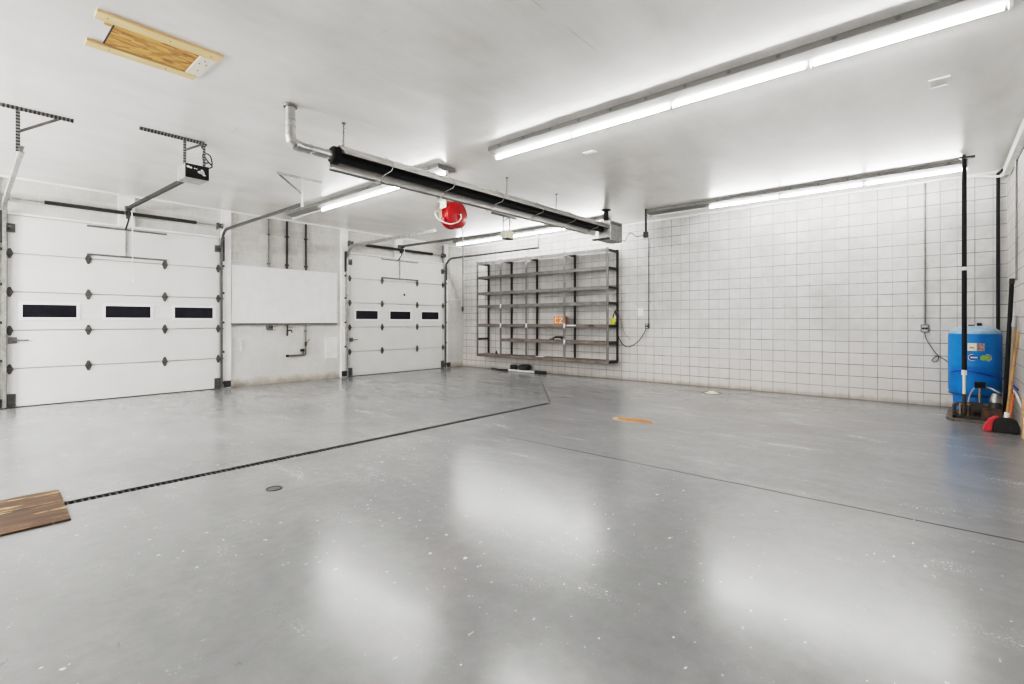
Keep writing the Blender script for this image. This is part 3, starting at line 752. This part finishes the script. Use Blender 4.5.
# ------------------------------------------------------------------ between the doors
XA = XL+.0015
def clip(mb, y, z): return mb.box(XA, XA+.05, y-.03, y+.03, z-.012, z+.012)
t = thing('backer_board', (XA, 5.07, 1.32), 'large white painted board on the wall between the two overhead doors', 'board')
MB().box(XA, XA+.035, 3.90, 6.27, 1.335, 2.55).build('panel', M_BOARD, t, .003)
MB().box(XA, XA+.06, 3.90, 6.27, 1.305, 1.335).build('bottom_ledge', M_STEEL, t, .003)  # dark ledge along the bottom edge of the board
def wallpipe(y, z0, z1, r, mat, label, extra=None):
    mb = MB().tube([(XA+.03,y,z0),(XA+.03,y,z1)], r, 10)
    for z in (z0+.08, z1-.35): mb.box(XA, XA+.055, y-r-.012, y+r+.012, z-.015, z+.015)
    if extra: extra(mb)
    return one('wall_pipe', mb, mat, label, 'pipe', 'pipes above the white board', 0, True)
wallpipe(4.65, 2.56, CE-.035, .016, M_STEEL, 'thin grey pipe above the white board, leftmost of three')
wallpipe(5.05, 2.56, CE-.035, .024, M_DSTEEL, 'black pipe above the white board, middle of three')
wallpipe(5.49, 2.56, CE-.035, .022, M_DSTEEL, 'black pipe above the white board, rightmost of three')
t = thing('junction_box', (XA, 4.67, 1.25), 'small grey box hanging under the left part of the white board', 'electrical box')
MB().box(XA, XA+.07, 4.61, 4.73, 1.19, 1.305).build('mounting_box', M_STEEL, t, .006)
MB().tube([(XA+.07,4.65,1.25),(XA+.085,4.65,1.25)], .02, 10).tube([(XA+.07,4.70,1.25),(XA+.085,4.70,1.25)], .02, 10).build('knob', M_DSTEEL, t)
t = thing('shutoff_valve', (XA, 5.06, 1.2), 'dark water tap under the middle of the white board', 'valve')
MB().tube([(XA+.05,5.05,1.30),(XA+.05,5.05,1.05)], .017, 10).tube([(XA+.05,5.05,1.17),(XA+.05,5.14,1.17),(XA+.07,5.15,1.12)], .013, 8).build('body', M_DSTEEL, t, 0, True)
MB().box(XA+.03,XA+.07,5.06,5.16,1.225,1.24).build('handle', M_STEEL, t, .003)
t = thing('water_pipe', (XA, 5.47, .6), 'dark pipe dropping from the white board and turning left', 'pipe')
MB().tube([(XA+.04,5.48,1.30),(XA+.04,5.48,.62),(XA+.04,5.46,.60),(XA+.04,5.06,.60)], .016, 10).build('pipe', M_STEEL, t, 0, True)
for y, z in ((5.48, 1.15), (5.2, .60)): clip(MB(), y, z).build('mounting_clip', M_STEEL, t)
MB().bar((XA+.06,5.48,.86),(XA+.07,5.56,.96), .014, .008).tube([(XA+.04,5.48,.80),(XA+.04,5.48,.9)], .024, 10).build('lever_valve', M_DSTEEL, t)
MB().box(XA+.01,XA+.07,5.36,5.44,.68,.74).tube([(XA+.04,5.42,.61),(XA+.04,5.42,.68)],.012,8).build('tap_handle', M_DSTEEL, t, .003)
MB().tube([(XA+.04,5.03,.60),(XA+.04,5.08,.60)], .026, 10).build('end_cap', M_DSTEEL, t)
t = thing('wall_vent', (XA, 6.13, .73), 'square whitewashed vent low on the wall beside the far overhead door', 'vent')
MB().ring([(5.97,.48),(6.28,.48),(6.28,.99),(5.97,.99)], [(6.0,.51),(6.25,.51),(6.25,.96),(6.0,.96)], XA, XA+.012, lambda u,v,e:(e,u,v)).build('frame', M_POST, t)
zz_ = []
for i in range(11): zz_ += [(XA+.001, .515+i*.04), (XA+.010, .535+i*.04)]
MB().prism(zz_+[(XA+.001, .955), (XA, .955), (XA, .515)], 6.0, 6.25, lambda u,v,e:(u,e,v)).build('louvre_panel', M_BOARD, t)
one('wall_bracket', MB().box(XA, XA+.03, 4.0, 4.1, .955, .985).box(XA, XA+.03, 4.08, 4.1, .74, .985), M_POST, 'small painted iron bracket low on the wall right of the left door', 'bracket')
one('wall_mounted_conduit', MB().tube([(XA+.02,9.98,3.6),(XA+.02,9.98,2.05),(XA+.02,9.96,1.9)], .012, 8).box(XA, XA+.03, 9.9, 10.35, 2.035, 2.055), M_POST, 'white painted conduit on the wall beside the far corner', 'conduit', None, 0, True)
one('corner_pipe', MB().tube([(XA+.035,9.66,3.10),(XA+.035,9.66,CE-.03)], .013, 8), M_STEEL, 'thin pipe above the right end of the far overhead door', 'pipe', None, 0, True)

# ------------------------------------------------------------------ ceiling bits
t = thing('ceiling_hatch', (-5.0, 1.15, CE), 'unpainted pine frame around a chipboard hatch in the ceiling', 'hatch')
MB().box(-4.785, -4.665, .73, 1.575, CE-.022, CE).build('frame_board', M_PINE, t, .002)
MB().box(-5.315, -5.205, .75, 1.53, CE-.022, CE).build('frame_board', M_PINE, t, .002)
MB().box(-5.205, -4.785, 1.44, 1.555, CE-.020, CE).build('end_board', M_PINEW, t, .002)
MB().box(-5.195, -4.80, .862, 1.435, CE-.008, CE).build('hatch_panel', M_OSB, t)
MB().box(-4.86, -4.80, .80, .845, CE-.008, CE).build('hatch_offcut', M_OSB, t)
MB().box(-5.203, -4.787, .85, 1.438, CE-.004, CE).build('dark_gap', M_DSTEEL, t)
for x, y in ((-4.85,1.49),(-4.92,1.52),(-4.93,1.47),(-5.08,1.5),(-4.72,.8),(-4.72,1.2),(-4.73,1.5),(-5.26,.9),(-5.26,1.3)):
    MB().lathe([(0,CE-.0235),(.006,CE-.0235),(.006,CE-.019)], (x,y,0), 'z', 8).build('nail_head', M_DSTEEL, t)
t = thing('ceiling_vent', (0, 6.25, CE), 'small white framed vent in the ceiling at the upper right', 'vent')
MB().ring([(-.085,6.14),(.07,6.14),(.07,6.37),(-.085,6.37)], [(-.063,6.163),(.048,6.163),(.048,6.347),(-.063,6.347)], CE-.012, CE, lambda u,v,e:(u,v,e)).build('frame', M_WHITE, t)
MB().box(-.07,.055,6.155,6.355,CE-.003,CE).build('grille', M_POST, t)
one('ceiling_plate', MB().box(-3.66,-3.50,5.68,5.77,CE-.010,CE).box(-3.64,-3.52,5.70,5.75,CE-.014,CE-.010), M_WHITE, 'small white cover plate on the ceiling behind the long strip light', 'cover plate')

# ------------------------------------------------------------------ floor things
t = thing('floor_drain_grate', (-4.95, 3.4, -.02), 'long narrow black slotted drain running across the floor', 'drain')
ys = [TY0]; y = TY0+.02
while y < TY1-.03: ys += [y, y+.013]; y += .042
ys.append(TY1); xs_ = [TX0, TX0+.006, TX1-.006, TX1]
gr = MB(); vs = [(x, y, -.004) for y in ys for x in xs_]; fs = []
for i in range(len(ys)-1):
    for q in range(3):
        if q != 1 or i % 2 == 1: fs.append((i*4+q, i*4+q+1, i*4+q+5, i*4+q+4))
gr._add(vs, fs); go = gr.build('slotted_grate', M_GRATE, t)
md = go.modifiers.new('thickness', 'SOLIDIFY'); md.thickness = .02; md.offset = -1
MB().box(TX0+.002, TX1-.002, TY0+.002, TY1-.002, -.10, -.095).build('drain_bed', M_BLACK, t)
one('plywood_sheet', MB().prism([(-5.365,-.75),(-4.47,-.75),(-4.50,.565),(-5.36,.60)], .0, .014, lambda u,v,e:(u,v,e)), M_PLY, 'worn brown plywood sheet covering the near end of the drain', 'plywood', None, .002)
t = thing('floor_cleanout_cover', (-4.1, 1.75, 0), 'round iron cover set in the floor in front of the drain', 'drain cover')
MB().lathe([(0,.004),(.045,.004),(.047,.002)], (-4.1,1.76,0), 'z', 28).build('lid', M_STEEL, t)
MB().lathe([(.05,.0),(.05,.005),(.060,.005),(.063,.0)], (-4.1,1.76,0), 'z', 28).build('rim', M_DSTEEL, t)
random.seed(3)
pp = []
for i in range(26):
    a = 2*math.pi*i/26
    pp.append((-3.23+(.29+.03*math.sin(3*a+1)+.02*random.random())*math.cos(a), 6.24+(.13+.04*math.sin(2*a)+.02*random.random())*math.sin(a)))
t = thing('floor_repair_patch', (-3.2, 6.25, 0), 'orange bare patch in the grey floor beyond the drain end', 'floor patch')
MB().prism(pp, 0, .004, lambda u,v,e:(u,v,e)).build('pale_edge', M_PATCHE, t)
MB().prism([((x+3.21)*.84-3.19,(y_-6.23)*.72+6.24) for x, y_ in pp], .003, .007, lambda u,v,e:(u,v,e)).build('bare_centre', M_PATCH, t)
t = thing('floor_valve_cover', (-3.3, 9.63, 0), 'small raised cover on the floor near the block wall', 'floor cover')
MB().lathe([(0,.03),(.05,.03),(.07,.012),(.13,.0)], (-3.3,9.62,0), 'z', 22).build('dome', M_CREAM, t, 0, True)
MB().lathe([(.13,.0),(.135,.006),(.2,.004),(.21,0)], (-3.3,9.62,0), 'z', 22).build('ring', M_CONC, t, 0, True)
t = thing('squeegee', (-8.6, 10.4, 0), 'white pole with black ends lying on the floor below the rack', 'squeegee')
MB().tube([(-8.98,10.19,.035),(-8.08,10.25,.035)], .03, 12).build('pole', M_WHITE, t, 0, True)
MB().tube([(-8.10,10.25,.04),(-7.76,10.27,.04)], .04, 12).build('rubber_end', M_RUBBER, t, 0, True)
MB().bar((-9.30,10.13,.03),(-8.97,10.20,.03), .06, .05).build('rubber_blade', M_RUBBER, t, .006)
t = thing('rubber_roll', (-9.0, 10.42, 0), 'black upright roll on the floor behind the white pole', 'roll', 'black rolls by the wall')
MB().lathe([(.03,.002),(.09,.002),(.10,.03),(.10,.15),(.08,.17),(.03,.16),(.03,.002)], (-8.98,10.40,0), 'z', 22).build('roll', M_RUBBER, t, 0, True)
MB().lathe([(0,.165),(.04,.165),(.04,.15)], (-8.98,10.40,0), 'z', 14).build('roll_core', M_GREY, t, 0, True)
t = thing('rubber_coil', (-8.5, 10.4, 0), 'low black rubber ring on the floor right of the roll', 'rubber coil', 'black rolls by the wall')
MB().lathe([(.06,.004),(.15,.002),(.17,.05),(.17,.09),(.14,.135),(.07,.13),(.06,.1),(.06,.004)], (-8.52,10.32,.066), 'z', 26).build('ring', M_RUBBER, t, 0, True)
one('black_debris', MB().tube([(-9.78,10.36,.025),(-9.6,10.30,.03),(-9.42,10.22,.024)], .022, 8, smooth=3), M_RUBBER, 'short bent black rubber strip at the left of the white pole', 'debris')

# ------------------------------------------------------------------ blue tank corner
TXC, TYC, TR = .378, 9.86, .290
t = thing('pressure_tank', (TXC, TYC, 0), 'blue upright water pressure tank in the right corner', 'water tank')
body = [(TR*.90,.30),(TR*.97,.33),(TR,.38),(TR,.72),(TR*1.004,.725),(TR*1.004,.735),(TR,.74),(TR,1.16),(TR*.985,1.19)]
MB().lathe([(0,.29)]+body, (TXC,TYC,0), 'z', 48).build('shell', M_BLUE, t, 0, True)
MB().lathe([(TR*.985,1.19),(TR*.93,1.235),(TR*.75,1.275),(TR*.45,1.30),(0,1.31)], (TXC,TYC,0), 'z', 48).build('dome_top', M_DUST, t, 0, True)
MB().lathe([(0,1.345),(.025,1.345),(.03,1.305)], (TXC+.05,TYC-.03,0), 'z', 12).box(TXC-.07,TXC-.0,TYC-.05,TYC-.02,1.305,1.32).build('air_valve', M_BLACK, t, 0, True)
# base ring on scalloped feet
base = MB()
base.lathe([(TR*.80,.29),(TR*.82,.30),(TR*.82,.20),(TR*.80,.20)], (TXC,TYC,0), 'z', 48)
for i in range(6):
    a0 = i*math.pi/3+.15
    base.lathe([(TR*.80,.20),(TR*.82,.20),(TR*.84,.10),(TR*.82,.10),(TR*.80,.20)], (TXC,TYC,0), 'z', 10, a0, a0+.55)
base.lathe([(TR*.82,.11),(TR*.86,.11),(TR*.86,.085),(TR*.82,.085)], (TXC,TYC,0), 'z', 48)
base.build('base_ring', M_BLUE, t, 0, True)
MB().lathe([(TR*.92,.305),(TR*.985,.325),(TR*.99,.31),(TR*.88,.295)], (TXC,TYC,0), 'z', 48).build('bottom_seam', M_BLUED, t, 0, True)
def onshell(az, z, off=.002):         # az measured on the shell from the direction facing -y
    return (TXC+(TR+off)*math.sin(az), TYC-(TR+off)*math.cos(az), z)
def sticker(a0, a1, z0, z1, off=.002, n=8):
    mb = MB(); vs = []; fs = []
    for i in range(n+1):
        a = a0+(a1-a0)*i/n
        vs += [onshell(a,z0,off), onshell(a,z1,off)]
    for i in range(n): fs.append((2*i,2*i+2,2*i+3,2*i+1))
    return mb._add(vs, fs)
def oval(a0, a1, z0, z1, off, n=28):
    mb = MB(); ca, cz = (a0+a1)/2, (z0+z1)/2; vs = [onshell(ca,cz,off)]; r = (z1-z0)/2; hw = (a1-a0)/2; rw = r/TR
    for i in range(n):
        t_ = 2*math.pi*i/n; c, s_ = math.cos(t_), math.sin(t_)
        vs.append(onshell(ca+(hw-rw)*(1 if c > 0 else -1)+rw*c, cz+r*s_, off))
    return mb._add(vs, [(0,1+i,1+(i+1)%n) for i in range(n)])
AZ = -.27                                     # labels face the room, just right of the black pipe
sticker(AZ-.02, AZ+.31, .95, 1.06).build('warning_label', M_CREAM, t)
sticker(AZ+.32, AZ+.60, .95, 1.06).build('picture_label', M_PHOTO, t)
sticker(AZ+.05, AZ+.22, .985, 1.005, .003).build('label_print', M_BRASS, t)
oval(AZ+.0, AZ+.88, .805, .905, .002).build('badge_outline', M_WHITE, t)
oval(AZ+.025, AZ+.855, .813, .897, .003).build('badge_field', M_BLUED, t)
oval(AZ+.42, AZ+.835, .818, .892, .004).build('badge_green', M_GREENL, t)
for a0, a1 in ((.09,.17),(.185,.23),(.245,.29),(.30,.34)):
    sticker(AZ+a0, AZ+a1, .848, .866, .0045, 2).build('badge_print', M_WHITE, t)

# black standing pipe in front of the tank
t = thing('standing_pipe', (.25, 9.21, 0), 'tall black foam wrapped pipe from ceiling to floor in front of the tank', 'pipe')
MB().tube([(.25,9.21,.70),(.25,9.21,2.07)], .028, 14).build('lower_sleeve', M_BLACK, t, 0, True)
MB().tube([(.25,9.21,2.12),(.25,9.21,3.60)], .027, 14).build('upper_sleeve', M_BLACK, t, 0, True)
MB().tube([(.25,9.21,2.06),(.25,9.21,2.13)], .02, 14).tube([(.25,9.21,.63),(.25,9.21,.70)], .029, 14).build('white_coupling', M_WHITE, t, 0, True)
MB().tube([(.25,9.21,.36),(.25,9.21,.64)], .018, 12).build('bare_stub', M_CREAM, t, 0, True)
MB().tube([(.25,9.21,.10),(.25,9.21,.37)], .022, 12).build('brass_foot', M_IRON, t, 0, True)
MB().tube([(.25,9.21,3.6),(.25,9.21,CE)], .02, 12).box(.2,.36,9.17,9.25,CE-.05,CE-.03).build('ceiling_clamp', M_DSTEEL, t)
one('corner_pipe', MB().tube([(.66,10.44,.5),(.66,10.44,3.56),(.66,10.42,3.60),(.70,10.25,3.61)], .022, 10), M_BLACK, 'thin black pipe rising behind the blue tank in the corner', 'pipe', None, 0, True)
one('white_pipe', MB().tube([(.32,10.37,3.6),(.5,10.36,3.58),(.68,10.30,3.53),(.72,10.0,3.53)], .018, 8, smooth=4), M_WHITE, 'white pipe bending along the ceiling into the right corner', 'pipe', None, 0, True)
one('wall_conduit', MB().tube([(XR-.016,9.1,1.9),(XR-.016,9.1,3.5)], .011, 8), M_STEEL, 'thin conduit up the right wall above the leaning poles', 'conduit', None, 0, True)

# pump gear at the foot of the tank
t = thing('concrete_pad', (.3, 9.6, 0), 'low rough concrete pad under the tank and pump gear', 'pad')
MB().prism([(.09,10.2),(.06,9.25),(.14,9.10),(.62,9.06),(.68,10.2)], 0, .028, lambda u,v,e:(u,v,e)).build('slab', M_CONC, t, .006)
t = thing('water_pump', (.3, 9.4, .03), 'rusty pump and iron pipework at the foot of the tank', 'pump')
MB().box(.13,.60,9.22,9.27,.03,.065).box(.13,.60,9.42,9.47,.03,.065).box(.13,.18,9.22,9.47,.03,.065).build('skid_frame', M_IRON, t, .004)
MB().tube([(.20,9.35,.17),(.24,9.35,.17),(.40,9.35,.17),(.50,9.35,.17)], [.06,.085,.085,.06], 18).build('motor', M_IRON, t, 0, True)
MB().tube([(.15,9.33,.07),(.15,9.33,.20),(.18,9.33,.22),(.30,9.32,.225),(.55,9.33,.225)], .022, 10).tube([(.33,9.3,.07),(.33,9.3,.23)], .026, 10).build('manifold_pipe', M_RUST, t, 0, True)
MB().box(.20,.31,9.24,9.29,.205,.23).tube([(.21,9.262,.07),(.21,9.262,.21)],.014,8).tube([(.29,9.262,.07),(.29,9.262,.21)],.014,8).build('saddle', M_BRASS, t, .003)
MB().lathe([(0,.28),(.05,.28),(.065,.25),(.065,.07),(.05,.05),(0,.05)], (.56,9.25,0), 'z', 18).build('filter_bowl', M_DSTEEL, t, 0, True)
MB().lathe([(0,.40),(.03,.40),(.045,.37),(.06,.31),(.06,.28)], (.56,9.25,0), 'z', 16).build('white_cap', M_GALV, t, 0, True)
MB().box(.42,.62,9.15,9.19,.05,.20).build('guard_plate', M_RUST, t, .004)
t = thing('pressure_switch', (.42, 9.34, .25), 'black pressure switch box on a thin stem before the tank', 'switch')
MB().tube([(.41,9.32,.252),(.41,9.32,.46)], .014, 10).build('stem', M_BRASS, t, 0, True)
MB().box(.355,.465,9.27,9.37,.455,.52).box(.35,.47,9.265,9.375,.52,.535).build('cover', M_BLACK, t, .006)
MB().tube([(.355,9.32,.45),(.32,9.31,.38),(.30,9.25,.31),(.29,9.235,.255)], .008, 8, smooth=4).build('capillary', M_GALV, t, 0, True)
one('grey_hose', MB().tube([(.47,9.32,.47),(.52,9.28,.46),(.57,9.25,.43),(.60,9.20,.415)], .012, 8, smooth=5), M_GALV, 'short grey hose looping right from the black switch', 'hose', None, 0, True)
one('blue_hose', MB().tube([onshell(-1.0,.62,.014),onshell(-.75,.65,.014),onshell(-.5,.662,.014),onshell(-.25,.662,.014),onshell(0,.65,.014),onshell(.2,.636,.014),onshell(.4,.62,.014),onshell(.6,.604,.016),onshell(.8,.59,.02),(.70,9.62,.56),(.735,9.35,.52),(.74,8.9,.50)], .009, 8, smooth=6), M_HOSEB, 'thin blue hose wrapped across the front of the tank', 'hose', None, 0, True)
one('white_hose', MB().tube([(.73,9.28,.46),(.735,9.0,.44),(.74,8.75,.38),(.74,8.45,.34)], .011, 8, smooth=5), M_WHITE, 'white hose trailing along the foot of the right wall', 'hose', None, 0, True)

# leaning poles and broom
t = thing('black_pole', (.59, 9.3, 0), 'thick black pole leaning against the right wall beside the tank', 'pole')
MB().tube([(.655,9.42,.05),(.722,9.34,1.90)], .024, 12).build('shaft', M_BLACK, t, 0, True)
MB().tube([(.721,9.34,1.87),(.725,9.34,1.94)], .028, 12).build('end_cap', M_RUBBER, t, 0, True)
t = thing('garden_tool', (.67, 9.05, 0), 'weathered grey wooden handle with a pale grip leaning behind the broom', 'tool handle')
MB().tube([(.67,9.08,.02),(.725,9.06,1.32)], .022, 10).build('shaft', M_OLDWOOD, t, 0, True)
MB().tube([(.722,9.06,1.30),(.728,9.06,1.44)], [.03,.02], 12).build('grip', M_GREY, t, 0, True)
t = thing('push_broom', (.55, 8.45, 0), 'bamboo handled broom with a red and black head, leaning in the corner', 'broom')
MB().tube([(.615,8.54,.19),(.655,8.57,.60),(.722,8.60,1.24)], [.014,.015,.013], 12).build('handle', M_BAMBOO, t, 0, True)
nd = MB()
for s_ in (.2,.4,.6,.8):
    p = Vector((.615,8.54,.19)).lerp(Vector((.722,8.60,1.24)), s_); q = Vector((.615,8.54,.19)).lerp(Vector((.722,8.60,1.24)), s_+.012)
    nd.tube([p,q], .0165, 12)
nd.build('handle_joint', M_OLDWOOD, t, 0, True)
fb = lambda u, v, e: (.40+(u-.375)*1.10, 8.54+e, v)
MB().prism([(.455,.004),(.675,.004),(.672,.08),(.655,.15),(.60,.19),(.52,.19),(.47,.15)], -.055, .055, fb).build('bristles', M_BRIST, t, .012)
MB().prism([(.375,.004),(.452,.004),(.467,.15),(.515,.19),(.47,.192),(.425,.15),(.39,.07)], -.05, .05, fb).build('red_bristles', M_REDBR, t, .012)
MB().tube([(.613,8.538,.17),(.621,8.544,.25)], .026, 12).build('socket', M_WHITE, t, 0, True)
t = thing('leaning_plank', (.73, 8.3, 0), 'short tan plank leaning at the right edge beside the broom', 'plank')
MB().prism([(8.20,.0),(8.34,.0),(8.36,.40),(8.30,.47),(8.22,.44)], .725, .755, lambda u,v,e:(e,u,v)).build('board', M_PLANK, t, .004)
one('orange_stick', MB().tube([(.65,8.80,.02),(.695,8.80,.45)], .016, 10), M_ORANGE, 'short orange stick standing behind the broom handle', 'stick', None, 0, True)

# ------------------------------------------------------------------ unseen fill lamps added behind the camera to brighten doors, ceiling and floor
def fill_bulb(x, y, z, power):
    l = bpy.data.lights.new('fill_light', 'POINT'); l.shadow_soft_size = .35
    l.energy = power; l.color = (1, .985, .965)
    o = bpy.data.objects.new('fill_light', l); COL.objects.link(o); o.location = (x, y, z)
fill_bulb(-9.2, -2.5, 2.3, 400); fill_bulb(-6.6, -2.7, 2.3, 290); fill_bulb(-1.5, -2.8, 2.3, 80)

w = bpy.data.worlds.new('world'); S.world = w; w.use_nodes = True
w.node_tree.nodes['Background'].inputs[0].default_value = (.8, .82, .85, 1)
w.node_tree.nodes['Background'].inputs[1].default_value = .3

# ------------------------------------------------------------------ camera
c = bpy.data.cameras.new('camera'); c.sensor_width = 36; c.lens = 492.6/1024*36
c.shift_y = -20/1024; c.clip_start = .05
co = bpy.data.objects.new('camera', c); COL.objects.link(co)
co.location = (0, 0, 1.36); co.rotation_euler = (math.radians(90), 0, math.radians(41))
S.camera = co
S.view_settings.view_transform = 'Standard'; S.view_settings.look = 'None'
S.view_settings.exposure = 0.0; S.view_settings.gamma = 1.0
S.view_settings.use_curve_mapping = True          # soft shoulder, as in an exposure blended interior photograph
cm = S.view_settings.curve_mapping; cu = cm.curves[3]; WL = 15.0
cm.white_level = (WL, WL, WL); cm.use_clip = False
for x, y in ((.04,.026),(.1,.085),(.32,.35),(.5,.52),(.75,.635),(1,.70),(1.5,.79),(2.5,.885),(5,.96)): cu.points.new(x/WL, y)
for p in cu.points: p.handle_type = 'AUTO_CLAMPED'
cu.points[-1].location = (1, 1)
cm.update()
S.cycles.max_bounces = 10; S.cycles.diffuse_bounces = 6; S.cycles.sample_clamp_indirect = 30
S.cycles.use_denoising = True
